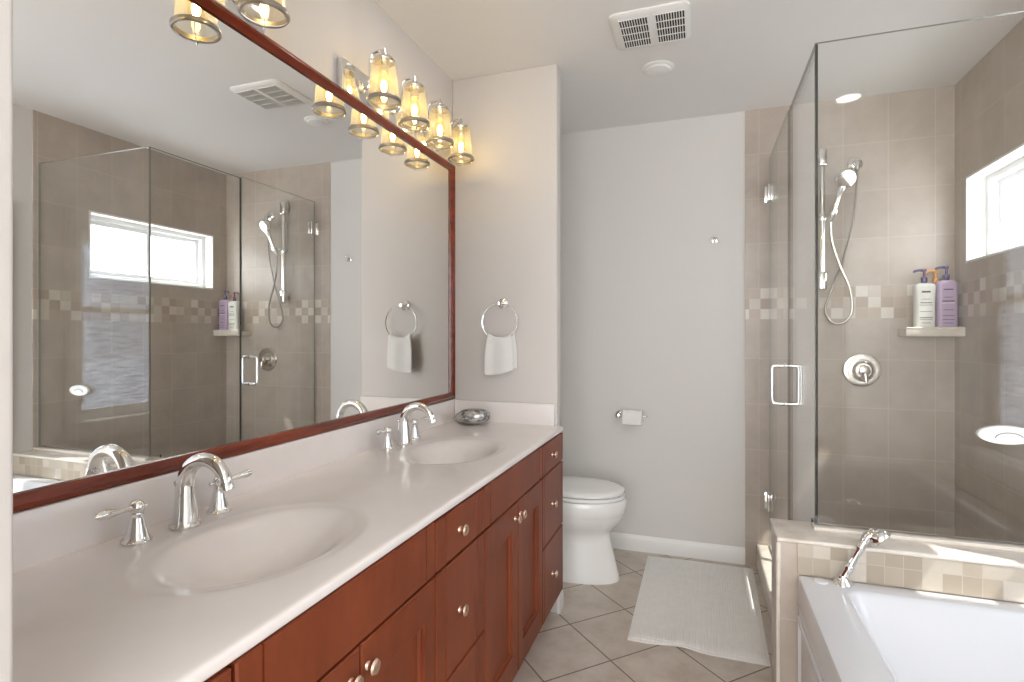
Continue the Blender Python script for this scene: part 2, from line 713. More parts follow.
# stub walls at both ends of the vanity
WY = 2.455
mb = MB().box(XL, -.626, WY, WY + .07, 0, ZC, .006, 3)
struct(mb.build('wall_middle', M['paint'], smooth=True))
struct(MB().box(XL, -.606, .215, .331, 0, ZC, .005, 3).build('wall_near', M['paint'], smooth=True))


def skirting(name, p0, p1, out):
    """moulded skirting board from p0 to p1, growing towards out"""
    p0, p1, o = Vector((*p0, 0)), Vector((*p1, 0)), Vector((*out, 0))
    prof = [(0, 0), (.014, 0), (.014, .068), (.011, .078), (.006, .086), (.004, .092), (0, .092)]
    rings = [[b + o * d + Vector((0, 0, z)) for d, z in prof] for b in (p0, p1)]
    return struct(MB().loft(rings).build(name, M['trim']))


skirting('baseboard_back', (XL, YB), (TX, YB), (0, -1))
skirting('baseboard_middle', (-.626, WY - .004), (-.626, WY + .07), (1, 0))
skirting('baseboard_left', (XL, WY + .075), (XL, YB - .014), (1, 0))

# ------------------------------------------------------------------ shower base, curb, low wall
GX, GY = 0.366, 2.040
struct(MB().box(.43, XR, 2.10, YB - .004, 0, .035).build('floor_shower', M['floor'], smooth=False))
struct(MB().box(.297, .435, 2.096, YB - .004, 0, .122, .008, 3).build('curb', M['cap']))
PY0, PY1 = 1.908, 2.092
mb = MB()
mb.box(.236, XR, PY0, PY1, 0, .636)
lw = struct(mb.build('wall_low', M['tile_x'], smooth=False))
mb = MB().box(.2885, XR - .002, PY0 - .006, PY0 + .004, .543, .637)
struct(mb.build('trim_1', M['mosaic_x'], smooth=False))
mb = MB().box(.2295, XR, PY0 - .008, PY1 + .006, .636, .651, .006, 3)
struct(mb.build('trim_2', M['cap']))
mb = MB().box(.352, XR, GY - .032, GY + .022, .650, .662, .003, 2)
struct(mb.build('trim_3', M['cap']))
mb = MB().box(.2275, .2415, PY0 - .008, PY0 + .012, 0, .636, .006, 3)
struct(mb.build('trim_4', M['cap']))
# mosaic splash over the tub along the window wall
mb = MB().box(XR - .008, XR + .009, .34, PY0 - .006, .543, .66, .003, 2)
struct(mb.build('trim_5', M['mosaic_y'], smooth=False))

# ------------------------------------------------------------------ windows


def sash_frame(x0, x1, y0, y1, z0, z1, w):
    mb = MB()
    for a in ((x0, x1, y0, y0 + w, z0, z1), (x0, x1, y1 - w, y1, z0, z1), (x0, x1, y0 + w, y1 - w, z0, z0 + w), (x0, x1, y0 + w, y1 - w, z1 - w, z1)):
        mb.box(*a, .003, 1)
    return mb


w1 = thing('window_1', (XR + .1, (WY0 + WY1) / 2, WZ0), 'high frosted sliding window over the shower shelf', None)
struct(w1)
sash_frame(XR + .075, XR + .135, WY0, WY1, WZ0, WZ1, .038).build('window_frame', M['vinyl'], w1)
ym = (WY0 + WY1) / 2
for k, (a, b, xo) in enumerate(((WY0 + .036, ym + .02, .095), (ym - .02, WY1 - .036, .112))):
    s = sash_frame(XR + xo, XR + xo + .018, a, b, WZ0 + .036, WZ1 - .036, .03).build('sash', M['vinyl'], w1)
    MB().box(XR + xo + .006, XR + xo + .010, a + .028, b - .028, WZ0 + .064, WZ1 - .064).build('pane', M['frosted'], s, smooth=False)
s = MB()
s.box(XR - .002, XR + .076, WY0 + .001, WY0 + .011, WZ0, WZ1)
s.box(XR - .002, XR + .076, WY1 - .011, WY1 - .001, WZ0, WZ1)
s.box(XR - .002, XR + .076, WY0 + .011, WY1 - .011, WZ1 - .011, WZ1 - .001)
s.box(XR - .002, XR + .076, WY0 + .011, WY1 - .011, WZ0 + .001, WZ0 + .011)
s.build('reveal', M['trim'], w1, smooth=False)

w2 = thing('window_2', (XR + .1, (VY0 + VY1) / 2, VZ0), 'white double hung window over the bathtub', None)
struct(w2)
sash_frame(XR + .07, XR + .135, VY0, VY1, VZ0, VZ1, .035).build('window_frame', M['vinyl'], w2)
zm = 1.45
for a, b, xo, gm in ((VZ0 + .033, zm + .02, .08, 'rain_lower'), (zm - .02, VZ1 - .033, .10, 'rain_upper')):
    s = sash_frame(XR + xo, XR + xo + .018, VY0 + .033, VY1 - .033, a, b, .035).build('sash', M['vinyl'], w2)
    MB().box(XR + xo + .007, XR + xo + .011, VY0 + .064, VY1 - .064, a + .031, b - .031).build('pane', M[gm], s, smooth=False)
cs = MB()
cw = .085
for a in ((VY0 - cw, VY0 + .004, VZ0 - .075, VZ1 + cw), (VY1 - .004, VY1 + cw, VZ0 - .075, VZ1 + cw), (VY0, VY1, VZ1 - .004, VZ1 + cw), (VY0, VY1, VZ0 - .075, VZ0 + .004)):
    cs.box(XR - .010, XR + .010, a[0], a[1], a[2], a[3], .004, 2)
cs.build('casing', M['trim'], w2)
MB().box(XR - .03, XR + .072, VY0 - .05, VY1 + .05, VZ0 - .018, VZ0 + .004, .005, 2).build('window_sill', M['trim'], w2)

w3 = thing('fill_window', (.2, YR - .05, .5), 'unseen window opening added behind the camera for fill light', None)  # added opening, out of view, lets sky light fill the room
struct(w3)
mb = MB()
for a in ((-1.0, -.95, .3, 2.4), (1.0, 1.05, .3, 2.4), (0, .05, .3, 2.4), (-1.0, 1.05, .3, .35), (-1.0, 1.05, 2.35, 2.4)):
    mb.box(a[0], a[1], YR - .09, YR - .04, a[2], a[3])
mb.build('window_frame', M['vinyl'], w3, smooth=False)

portal('shower_window_portal', (XR + .15, ym, (WZ0 + WZ1) / 2), (0, PI / 2, 0), WZ1 - WZ0, WY1 - WY0)
portal('tub_window_portal', (XR + .15, (VY0 + VY1) / 2, zm), (0, PI / 2, 0), VZ1 - VZ0, VY1 - VY0)
portal('rear_fill_portal', (.025, YR - .12, 1.35), (PI / 2, 0, 0), 2.05, 2.1)  # guides sky light through the added rear opening

# neighbouring roof outside the windows
rf = MB()
rf.box(-9, 9, -3.2, 3.2, -.05, 0)
ro = rf.build('exterior_roof', M['roof'], smooth=False)
ro.rotation_euler = (math.radians(38), 0, -PI / 2)
ro.rotation_euler = (math.radians(38), 0, PI / 2 * -1)
ro.location = (7.0, 2.0, 1.6)
struct(ro)

# unseen overhang added outside to keep direct sun off most of the tub
mb = MB()
mb.box(1.37, 2.06, -2.4, 1.44, 2.62, 2.68)
mb.box(2.03, 2.06, -2.4, 1.44, 2.50, 2.62)
struct(mb.build('exterior_sun_blocker', M['trim'], smooth=False))

# ------------------------------------------------------------------ shower glass


def glass_poly(poly, ax, a0, a1, name, parent=None, em='glass_edge_pale'):
    mb = MB().prism(poly, ax, a0, a1)
    mb.bm.faces.ensure_lookup_table()
    for f in mb.bm.faces:
        f.normal_update()
        f.material_index = 0 if abs(f.normal[ax]) > 0.9 else 1
    return mb.build(name, [M['glass'], M[em]], parent, smooth=False)


GT = .010
g = glass_poly([(GX - .005, .662), (XR - .001, .662), (XR - .001, 2.258), (GX - .005, 2.258)], 1, GY - GT / 2, GY + GT / 2, 'glass_panel')
tag(g, 'large clear glass shower panel standing on the low tiled wall above the bathtub', 'shower glass')
g = glass_poly([(GY + .006, .662), (PY1 + .012, .662), (PY1 + .012, .124), (2.628, .124), (2.628, 2.258), (GY + .006, 2.258)], 0, GX - GT / 2, GX + GT / 2, 'glass_panel', None, 'glass_edge')
tag(g, 'narrow clear glass return panel between the shower door and the low tiled wall', 'shower glass')
dr = thing('shower_door', (GX, 2.98, .13), 'frameless clear glass shower door with chrome hinges and loop handle', 'shower door')
glass_poly([(2.636, .132), (3.312, .132), (3.312, 2.268), (2.636, 2.268)], 0, GX - GT / 2, GX + GT / 2, 'glass_pane', dr)
for zc in (2.07, .372):
    mb = MB()
    for sx in (-1, 1):
        x0, x1 = sorted((GX + sx * .0055, GX + sx * .017))
        mb.box(x0, x1, 3.262, YB - .006, zc - .045, zc + .045, .003, 2)
    mb.box(GX - .028, GX + .028, YB - .0125, YB - .004, zc - .045, zc + .045, .002, 2)
    mb.tube([(GX, 3.306, zc - .04), (GX, 3.306, zc + .04)], .0085, 12)
    mb.build('hinge', M['chrome'], dr)
hp = []
mb = MB()
for sx in (-1, 1):
    y, z0, z1, o = 2.706, .982, 1.152, .058
    pts = spline([(GX + sx * .005, y, z1), (GX + sx * (o - .016), y, z1), (GX + sx * (o - .004), y, z1 - .004), (GX + sx * o, y, z1 - .018),
                  (GX + sx * o, y, (z0 + z1) / 2), (GX + sx * o, y, z0 + .018), (GX + sx * (o - .004), y, z0 + .004), (GX + sx * (o - .016), y, z0), (GX + sx * .005, y, z0)], 5)
    mb.tube(pts, .0085, 14)
    for z in (z0, z1):
        mb.lathe([(.014, 0), (.014, .004), (.009, .006)], face_dir((GX + sx * .005, y, z), (sx, 0, 0)), 18)
mb.build('handle', M['chrome'], dr)

# oval suction dish stuck to the big panel
sd = thing('suction_dish', (.868, GY - .005, .985), 'white oval suction dish stuck on the shower glass above the tub', 'soap dish')
mb = MB()
rings = []
for s, d in ((1, .0), (1, .008), (.97, .012), (.9, .012), (.86, .008), (.5, .006), (.02, .006)):
    rings.append([(.868 + .073 * s * math.cos(2 * PI * i / 48), GY - .0052 - d, .990 + .0285 * s * math.sin(2 * PI * i / 48)) for i in range(48)])
mb.loft(rings)
mb.build('dish', M['white_plastic'], sd)
arc = [(.876 + .035 * math.cos(a), GY - .0125, .978 + .0185 * math.sin(a)) for a in [PI * (.12 + .86 * i / 20) for i in range(21)]]
MB().tube(arc, .0012, 8).build('rim_ridge', M['grille'], sd)

# ------------------------------------------------------------------ shower fittings
YS = YB - .004
bar = thing('shower_slide_bar', (.614, YS, 1.54), 'chrome vertical slide bar on the back shower wall holding the hand shower', 'shower rail')
mb = MB()
mb.tube([(.614, YS - .05, 1.545), (.614, YS - .05, 2.262)], .0145, 18)
mb.build('rail', M['chrome'], bar)
for z in (1.575, 2.232):
    mb = MB()
    mb.box(.592, .636, YS - .072, YS - .028, z - .050, z + .050, .012, 3)
    mb.lathe([(.014, 0), (.014, .04)], face_dir((.614, YS - .040, z), (0, 1, 0)), 16)
    mb.build('wall_mount', M['chrome'], bar)
mb = MB()
mb.lathe([(.019, -.022), (.021, -.018), (.021, .018), (.019, .022)], Matrix.Translation((.614, YS - .05, 1.915)), 20)
gd = Vector((.044, -.049, .175)).normalized()
gc = Vector((.6563, YS - .0975, 1.926))
mb.tube([(.614, YS - .05, 1.915), Vector((.614, YS - .05, 1.915)).lerp(gc, .70)], .010, 14)
mb.lathe([(.0155, -.018), (.0195, -.018), (.0210, -.012), (.0210, .012), (.0195, .018), (.0155, .018), (.0155, -.018)], face_dir(gc, gd), 22, False, False)
mb.tube([(.614, YS - .05, 1.915), (.585, YS - .05, 1.915)], [.008, .012], 12)
mb.build('holder', M['chrome'], bar)

hs = thing('hand_shower', (.650, YS - .09, 1.89), 'chrome hand shower with long hose hanging in a loop on the slide bar', 'hand shower')
mb = MB()
ax0, ax1 = Vector((.646, YS - .086, 1.885)), Vector((.690, YS - .135, 2.06))
pts = [ax0.lerp(ax1, i / 10) for i in range(11)]
mb.tube(pts, [.009, .012, .0135, .0135, .013, .0125, .012, .013, .016, .021, .02], 16)
mb.build('grip', M['chrome'], hs)
hd = Vector((.25, -.80, -.42)).normalized()
hc = Vector((.700, YS - .150, 2.085))
mb = MB()
mb.lathe([(.004, -.048), (.022, -.045), (.038, -.030), (.047, -.010), (.049, .004), (.045, .012), (.040, .013)], face_dir(hc, hd), 28)
hdp = mb.build('shower_head', M['chrome'], hs)
mb = MB()
mb.lathe([(.039, .0125), (.036, .016), (.018, .018), (.001, .018)], face_dir(hc, hd), 24)
mb.build('spray_face', M['nickel'], hdp)
mb = MB()
hose = spline([(.780, YS - .045, 2.155), (.772, YS - .04, 2.02), (.757, YS - .04, 1.866), (.721, YS - .04, 1.711), (.688, YS - .04, 1.607), (.645, YS - .04, 1.486),
               (.630, YS - .04, 1.415), (.655, YS - .042, 1.362), (.690, YS - .045, 1.348), (.728, YS - .048, 1.365), (.752, YS - .05, 1.421),
               (.742, YS - .055, 1.526), (.695, YS - .062, 1.650), (.655, YS - .074, 1.78), (.646, YS - .086, 1.885)], 8)
mb.tube(hose, .0062, 10)
mb.build('hose', M['ring'], hs)
so = thing('shower_outlet', (.778, YS, 2.19), 'round chrome water outlet elbow on the back shower wall beside the hand shower', 'shower outlet')
mb = MB()
mb.lathe([(.036, 0), (.036, .004), (.030, .010), (.016, .014), (.014, .030)], face_dir((.778, YS, 2.195), (0, -1, 0)), 26)
mb.build('flange', M['chrome'], so)
mb = MB()
mb.tube(spline([(.778, YS - .025, 2.195), (.779, YS - .038, 2.194), (.780, YS - .045, 2.182), (.780, YS - .045, 2.155)], 5), .0115, 14)
mb.build('elbow', M['chrome'], so)

vv = thing('shower_valve', (.808, YS, 1.105), 'round polished shower valve with lever below the mosaic band', 'shower valve')
mb = MB()
mb.lathe([(.090, 0), (.090, .004), (.084, .010), (.066, .013), (.060, .012), (.048, .016), (.040, .030), (.036, .034), (.03, .034)], face_dir((.808, YS, 1.105), (0, -1, 0)), 40)
mb.build('escutcheon', M['nickel'], vv)
mb = MB()
mb.lathe([(.026, .03), (.028, .055), (.024, .064), (.012, .068), (.001, .068)], face_dir((.808, YS, 1.105), (0, -1, 0)), 26)
mb.tube([(.808, YS - .052, 1.10), (.811, YS - .056, 1.08), (.814, YS - .058, 1.045)], [.013, .013, .010], 14)
mb.build('lever', M['nickel'], vv)

# ceramic corner shelf with bottles
sh = thing('corner_shelf', (1.1, YS - .05, 1.27), 'cream stone corner shelf under the bottles in the shower', 'shelf')
mb = MB()
mb.box(.968, XR - .001, YS - .125, YS + .001, 1.282, 1.322, .006, 3)
mb.build('slab', M['cap'], sh)
mb = MB()
mb.tube([(.971, YS - .121, 1.324), (XR - .004, YS - .121, 1.324)], .006, 12)
mb.build('lip', M['cap'], sh)
SZ = 1.3225


def bottle(name, cx, cy, w, d, h, mat, pmat, label, prints, grp, nozzle=-1, wr=.013):
    t = thing(name, (cx, cy, SZ), label, 'bottle', grp)
    prof = [(.0, .90), (.004, .97), (.02, 1.0), (.30, .99), (.55, .985), (.80, 1.03), (.90, 1.07), (.945, 1.02), (.975, .86), (.992, .55), (1.0, .30)]
    rings = []
    for f, s in prof:
        hw, hd_ = w / 2 * s, d / 2 * min(s, 1.0)
        rings.append(rrect(cx - hw, cx + hw, cy - hd_, cy + hd_, min(hw, hd_) * .72, SZ + f * h))
    MB().loft(rings).build('body', mat, t)
    top = SZ + h
    mb = MB()
    mb.lathe([(wr, -.002), (wr + .001, .024), (wr - .002, .028), (.0055, .030), (.0055, .056), (.010, .057), (.0105, .066), (.008, .070)], Matrix.Translation((cx, cy, top)), 22)
    mb.tube(spline([(cx, cy, top + .063), (cx + nozzle * .02, cy - .004, top + .064), (cx + nozzle * .040, cy - .008, top + .060), (cx + nozzle * .046, cy - .009, top + .054)], 4), [.007] * 4 + [.006] * 9, 12)
    mb.build('pump', pmat, t)
    if prints:
        for (zf, wf, th, mi) in prints:
            mb = MB()
            yy = cy - d / 2 - .0006
            x0 = cx - w * .5 * wf
            n_w = max(1, int(wf * 7))
            mb.box(cx - w * wf / 2, cx + w * wf / 2, yy, yy + .002, SZ + zf * h - th / 2, SZ + zf * h + th / 2)
            mb.build('printed_line', M[mi], t, smooth=False)
    return t


lines_w = [(.80, .42, .009, 'print'), (.64, .40, .003, 'print_soft'), (.56, .55, .004, 'print'), (.51, .62, .003, 'print_soft'), (.37, .55, .003, 'print_soft'), (.24, .60, .003, 'print'), (.20, .60, .003, 'print_soft'), (.12, .45, .003, 'print_soft')]
lines_p = [(.80, .46, .006, 'print_purple'), (.64, .40, .003, 'print_purple'), (.56, .58, .006, 'print_purple'), (.52, .58, .003, 'white_plastic'), (.38, .45, .003, 'print_purple'), (.26, .55, .003, 'print_purple'), (.18, .55, .003, 'print_purple'), (.11, .45, .003, 'print_purple')]
bottle('pump_bottle', 1.062, YS - .070, .088, .052, .228, M['white_plastic'], M['deep_purple'], 'white pump bottle with dark purple pump on the corner shelf', lines_w, 'pump bottles on the shower shelf')
bottle('pump_bottle', 1.154, YS - .070, .088, .052, .240, M['purple'], M['deep_purple'], 'lilac pump bottle with dark purple pump on the corner shelf', lines_p, 'pump bottles on the shower shelf')
bottle('pump_bottle', 1.126, YS - .022, .050, .030, .226, M['white_plastic'], M['orange'], 'bottle with orange pump behind the lilac pump bottle', None, 'pump bottles on the shower shelf', wr=.012)

# ------------------------------------------------------------------ bathtub
TX0, TX1, TY0, TY1, TZ = .287, XR - .009, .345, PY0 - .0065, .543
tub = thing('bathtub', (.75, 1.1, 0), 'white bathtub with panelled side set against the low tiled wall', 'bathtub')
mb = MB()
R = rrect
rings = [R(TX0, TX1, TY0, TY1, .012, .455), R(TX0, TX1, TY0, TY1, .012, TZ - .012), R(TX0 + .003, TX1 - .003, TY0 + .003, TY1 - .003, .012, TZ - .003),
         R(TX0 + .010, TX1 - .010, TY0 + .010, TY1 - .010, .012, TZ),
         R(.396, 1.135, .50, 1.838, .05, TZ), R(.402, 1.129, .506, 1.832, .05, TZ - .002), R(.408, 1.124, .512, 1.824, .05, TZ - .010),
         R(.416, 1.118, .53, 1.80, .055, TZ - .06), R(.445, 1.10, .62, 1.73, .08, .28), R(.465, 1.08, .68, 1.67, .10, .16), R(.50, 1.05, .74, 1.62, .10, .12), R(.56, .99, .82, 1.54, .08, .112)]
mb.loft(rings, cap0=False)
mb.build('basin', M['acrylic'], tub)
mb = MB()
mb.box(TX0 + .004, TX0 + .02, TY0 + .01, TY1 - .004, 0, .46)
mb.build('apron', M['acrylic'], tub, smooth=False)
for (a, b) in ((.36, 1.09), (1.14, 1.87)):
    mb = MB()
    fx = TX0 + .004
    loops = []
    for ins, xx in ((0, fx + .001), (0, fx - .006), (.004, fx - .009), (.018, fx - .009), (.024, fx - .002), (.05, fx - .002), (.075, fx - .008)):
        loops.append([(xx, a + ins, .06 + ins), (xx, b - ins, .06 + ins), (xx, b - ins, .43 - ins), (xx, a + ins, .43 - ins)])
    mb.loft(loops)
    mb.build('apron_panel', M['acrylic'], tub)
mb = MB()
mb.lathe([(.021, 0), (.021, .002), (.018, .004), (.001, .0045)], Matrix.Translation((.346, 1.868, TZ)), 26)
mb.build('deck_cap', M['acrylic'], tub)

# deck hand shower of the tub
th_ = thing('tub_hand_shower', (.405, 1.872, TZ), 'chrome hand shower leaning up from the corner of the bathtub rim', 'hand shower')
mb = MB()
b0 = Vector((.405, 1.870, TZ))
mb.lathe([(.026, 0), (.026, .003), (.021, .010), (.014, .018), (.0125, .026)], Matrix.Translation(b0), 28)
mb.build('flange', M['chrome'], th_)
d = Vector((.46, .10, .88)).normalized()
tip = b0 + Vector((0, 0, .02)) + d * .165
mb = MB()
p0 = b0 + Vector((0, 0, .016))
mb.tube([p0, p0 + d * .03, p0 + d * .034, p0 + d * .042, p0 + d * .046, p0 + d * .100, p0 + d * .104, p0 + d * .114, p0 + d * .118, p0 + d * .138],
        [.0105, .0115, .0135, .0135, .0105, .0100, .012, .012, .010, .012], 16)
mb.build('grip', M['chrome'], th_)
mb = MB()
hd = Vector((.62, -.35, -.70)).normalized()
hc = p0 + d * .144 + Vector((.030, -.004, .004))
mb.tube([p0 + d * .130, p0 + d * .146, hc - hd * .012], [.012, .015, .018], 14)
mb.lathe([(.002, -.020), (.016, -.018), (.027, -.010), (.032, .002), (.031, .010), (.025, .013), (.001, .013)], face_dir(hc, hd), 26)
mb.build('spray_head', M['chrome'], th_)

# ------------------------------------------------------------------ vanity cabinets
FX = -.597                       # front plane of doors and drawers
BX = FX - .020
TOP, BOT, Z1, Z2 = .8465, .120, .714, .424


def slab_front(y0, y1, z0, z1, name, parent, grooves):
    prof = [(BX, y0), (FX - .003, y0), (FX, y0 + .003)]
    for gy in grooves:
        prof += [(FX, gy - .0026), (FX - .007, gy - .0012), (FX - .007, gy + .0012), (FX, gy + .0026)]
    prof += [(FX, y1 - .003), (FX - .003, y1), (BX, y1)]
    mb = MB()
    cxm = (BX + FX) / 2

    def ring(z, ins):
        return [(min(x, FX - ins), min(max(y, y0 + ins), y1 - ins), z) for x, y in prof]
    mb.loft([ring(z0, .003), ring(z0 + .003, 0), ring(z1 - .003, 0), ring(z1, .003)])
    return mb.build(name, M['cherry'], parent, smooth=False)


def panel_door(y0, y1, z0, z1, name, parent, st=.052, tr=.085):
    loops = []
    for ins, inz, xx in ((0, 0, BX), (0, 0, FX - .003), (.003, .003, FX), (st, tr, FX), (st + .0015, tr + .0015, FX - .008), (st + .004, tr + .004, FX - .006), (st + .009, tr + .009, FX - .007), (st + .012, tr + .012, FX - .0135)):
        loops.append([(xx, y0 + ins, z0 + inz), (xx, y1 - ins, z0 + inz), (xx, y1 - ins, z1 - inz), (xx, y0 + ins, z1 - inz)])
    mb = MB().loft(loops)
    return mb.build(name, M['cherry'], parent, smooth=False)


def knob(y, z, parent):
    mb = MB()
    mb.lathe([(.0095, 0), (.009, .003), (.0072, .005), (.0070, .008), (.0105, .011), (.0145, .0135), (.0152, .017), (.0125, .021), (.006, .0235), (.0005, .024)], face_dir((FX - .0005, y, z), (1, 0, 0)), 22)
    return mb.build('knob', M['knob'], parent)


def carcass(t, y0, y1):
    mb = MB()
    bm = mb.bm
    # open topped shell with thickness
    o = [(XL + .002, y0 + .0008), (BX - .0006, y0 + .0008), (BX - .0006, y1 - .0008), (XL + .002, y1 - .0008)]
    i = [(XL + .014, y0 + .012), (BX - .02, y0 + .012), (BX - .02, y1 - .012), (XL + .014, y1 - .012)]
    rings = [[(x, y, z) for x, y in q] for q, z in ((o, BOT - .016), (o, TOP + .002), (i, TOP + .002), (i, BOT + .004))]
    mb.loft(rings)
    mb.build('body', M['cherry'], t, smooth=False)
    MB().box(XL + .05, BX - .055, y0 + .001, y1 - .001, 0, BOT - .0165).build('toe_kick', M['cherry'], t, smooth=False)


GRP = 'vanity cabinet units'


def drawer_unit(y0, y1, label, rows, gl, gr, knob_y=None):
    t = thing('vanity_cabinet', (-.9, (y0 + y1) / 2, 0), label, 'cabinet', GRP)
    carcass(t, y0, y1)
    for z0, z1 in rows:
        dname = slab_front(y0 + .0035, y1 - .0035, z0 + .0035, z1 - .0035, 'drawer', t, (y0 + gl, y1 - gr))
        knob((y0 + y1) / 2 + (gl - gr) / 2 - .018, (z0 + z1) / 2 - (.0 if z1 > .8 else -.0), dname)
    return t


def sink_unit(y0, y1, label, gl, gr, split):
    t = thing('vanity_cabinet', (-.9, (y0 + y1) / 2, 0), label, 'cabinet', GRP)
    carcass(t, y0, y1)
    slab_front(y0 + .003, y1 - .003, Z1 + .003, TOP - .003, 'false_front', t, (y0 + gl, y1 - gr))
    a = panel_door(y0 + .003, split - .0025, BOT, Z1 - .003, 'door', t)
    b = panel_door(split + .0025, y1 - .003, BOT, Z1 - .003, 'door', t)
    knob(split - .033, .662, a)
    knob(split + .022, .662, b)
    return t


ROWS = [(Z1, TOP - .002), (Z2, Z1), (BOT - .002, Z2)]
drawer_unit(.335, .577, 'red-brown drawer stack nearest the camera under the counter', ROWS, .045, .04)
sink_unit(.577, 1.173, 'red-brown sink cabinet under the near basin', .052, .048, .868)
drawer_unit(1.173, 1.487, 'red-brown drawer stack between the two sink cabinets', ROWS, .054, .060)
sink_unit(1.487, 2.107, 'red-brown sink cabinet under the far basin', .045, .045, 1.797)
drawer_unit(2.107, WY - .002, 'red-brown drawer stack at the toilet end of the vanity', ROWS, .028, .035)

# ------------------------------------------------------------------ countertop with two integral basins
ct = thing('countertop', (-.87, 1.4, CT), 'long cream cultured marble counter with two moulded oval basins', 'countertop')
mb = MB()
Y0, Y1 = .333, WY - .0015
SINKS = [(-.848, .895), (-.858, 1.825)]


def bowl(x, y):
    d = 0.0
    for cx, cy in SINKS:
        r = math.hypot((x - cx) / .168, (y - cy) / .228)
        if r < 1.12:
            if r < 1.0:
                s = min(1.0, (1 - r) / .85)
                dd = .004 + .086 * (s * s * (3 - 2 * s)) ** .85
            else:
                s = (1.12 - r) / .12
                dd = .004 * s * s * (3 - 2 * s)
            d = max(d, dd)
    return d


xs = [XL + .006 + (-.602 - (XL + .006)) * i / 76 for i in range(77)]
ys = [Y0 + (Y1 - Y0) * j / 260 for j in range(261)]
edge = [(-.5965, -.0008), (-.5935, -.003), (-.592, -.007), (-.592, -.016), (-.5935, -.0195), (-.597, -.021), (-.612, -.021)]
rows = []
for y in ys:
    q = max(0.0, (y - (Y1 - .024)) / .024)
    cut = .022 * (1 - math.sqrt(max(0.0, 1 - q * q)))
    row = [(min(x, -.602 - cut), y, CT - bowl(x, y)) for x in xs] + [(x - cut, y, CT + dz) for x, dz in edge]
    rows.append(row)
mb.loft(rows, cap0=False, cap1=False, closed=False)
mb.build('top', M['counter'], ct, angle=1.2)
MB().box(XL + .001, XL + .022, Y0, Y1, CT - .001, CT + .104, .004, 3).build('backsplash', M['counter'], ct)
MB().box(XL + .0225, -.634, WY - .022, WY - .001, CT - .001, CT + .100, .004, 3).build('sidesplash', M['counter'], ct)
for cx, cy in SINKS:
    mb = MB()
    mb.lathe([(.021, .0), (.021, .003), (.016, .004), (.014, .001), (.001, .001)], Matrix.Translation((cx, cy, CT - .0905)), 24)
    mb.build('drain', M['chrome'], ct)

# ------------------------------------------------------------------ faucets


def make_faucet(cy, label):
    bx = -1.068
    f = thing('basin_faucet', (bx, cy, CT + .0006), label, 'faucet', 'chrome basin faucets')
    mb = MB()
    z = CT + .0006
    # spout: flared column flowing into a high arc
    mb.lathe([(.031, 0), (.031, .004), (.0285, .007), (.0270, .010)], Matrix.Translation((bx, cy, z)), 30)
    pts = [(bx, cy, z + .008), (bx, cy, z + .03), (bx, cy, z + .06), (bx, cy, z + .085)]
    rad = [.0265, .0235, .0200, .0180]
    k = 22
    Rr = .0585
    cxx, czz = bx + Rr, z + .090
    for i in range(k + 1):
        a = PI - (PI * .93) * i / k
        pts.append((cxx + Rr * math.cos(a), cy, czz + Rr * 1.0 * math.sin(a)))
        rad.append(.0175 - .0042 * i / k)
    mb.tube(pts, rad, 22)
    e = Vector(pts[-1])
    dd = (e - Vector(pts[-2])).normalized()
    mb.tube([e - dd * .002, e + dd * .003, e + dd * .014, e + dd * .016], [.0135, .0145, .0145, .012], 20)
    mb.build('spout', M['chrome'], f)
    mb = MB()
    mb.tube([(bx - .026, cy, z), (bx - .026, cy, z + .085)], .0028, 10)
    mb.ball((bx - .026, cy, z + .09), .0065, n=14, m=8)
    mb.build('lift_rod', M['chrome'], f)
    for sgn in (-1, 1):
        hy, hx = cy + sgn * .1, bx - .012
        mb = MB()
        mb.lathe([(.0275, 0), (.0275, .003), (.0235, .006), (.0215, .009), (.0205, .014), (.0165, .030), (.0130, .045), (.0112, .053), (.0118, .055), (.0118, .058), (.0108, .060)], Matrix.Translation((hx, hy, z)), 28)
        h = mb.build('handle', M['chrome'], f)
        mb = MB()
        mb.lathe([(.0112, .059), (.0140, .063), (.0152, .069), (.0140, .076), (.0085, .082), (.0005, .084)], Matrix.Translation((hx, hy, z)), 22)
        zz = z + .069
        ux, uy = (.30, .954) if sgn > 0 else (.16, -.987)
        L = [k_ * (1.0 if sgn > 0 else 1.12) for k_ in (0, .016, .026, .036, .050, .062, .071, .078, .082)]
        rr = [.006, .005, .0045, .0052, .0078, .0095, .0088, .0055, .001]
        mb.tube([(hx + ux * l, hy + uy * l, zz + .10 * l) for l in L], rr, 16)
        mb.tube([(hx - ux * l, hy - uy * l, zz - .05 * l) for l in (0, .015, .018, .021, .024)], [.004, .0035, .005, .005, .001], 12)
        mb.build('lever', M['chrome'], h)
    return f


make_faucet(.897, 'chrome arched two-handle faucet at the near basin')
make_faucet(1.835, 'chrome arched two-handle faucet at the far basin')

# ------------------------------------------------------------------ mirror
mr = thing('wall_mirror', (XL, 1.4, 1.0), 'wide mirror in a red-brown wood frame above the vanity', 'mirror')
MY0, MY1, MZ0, MZ1, FW = .336, WY - .003, .976, 2.125, .031
MB().box(XL + .0005, -1.156, MY0 + .01, MY1 - .01, MZ0 + .01, MZ1 - .01).build('mirror_glass', M['mirror'], mr, smooth=False)
prof = [(0, XL + .001), (0, XL + .016), (.004, XL + .020), (.013, XL + .023), (.022, XL + .018), (.027, XL + .013), (FW, XL + .010), (FW, XL + .0045)]
loops = []
for ins, x in prof:
    loops.append([(x, MY0 + ins, MZ0 + ins), (x, MY1 - ins, MZ0 + ins), (x, MY1 - ins, MZ1 - ins), (x, MY0 + ins, MZ1 - ins)])
loops.append(loops[0])
MB().loft(loops, False, False).build('frame', M['frame_wood'], mr, angle=.7)

# ------------------------------------------------------------------ vanity light fixtures


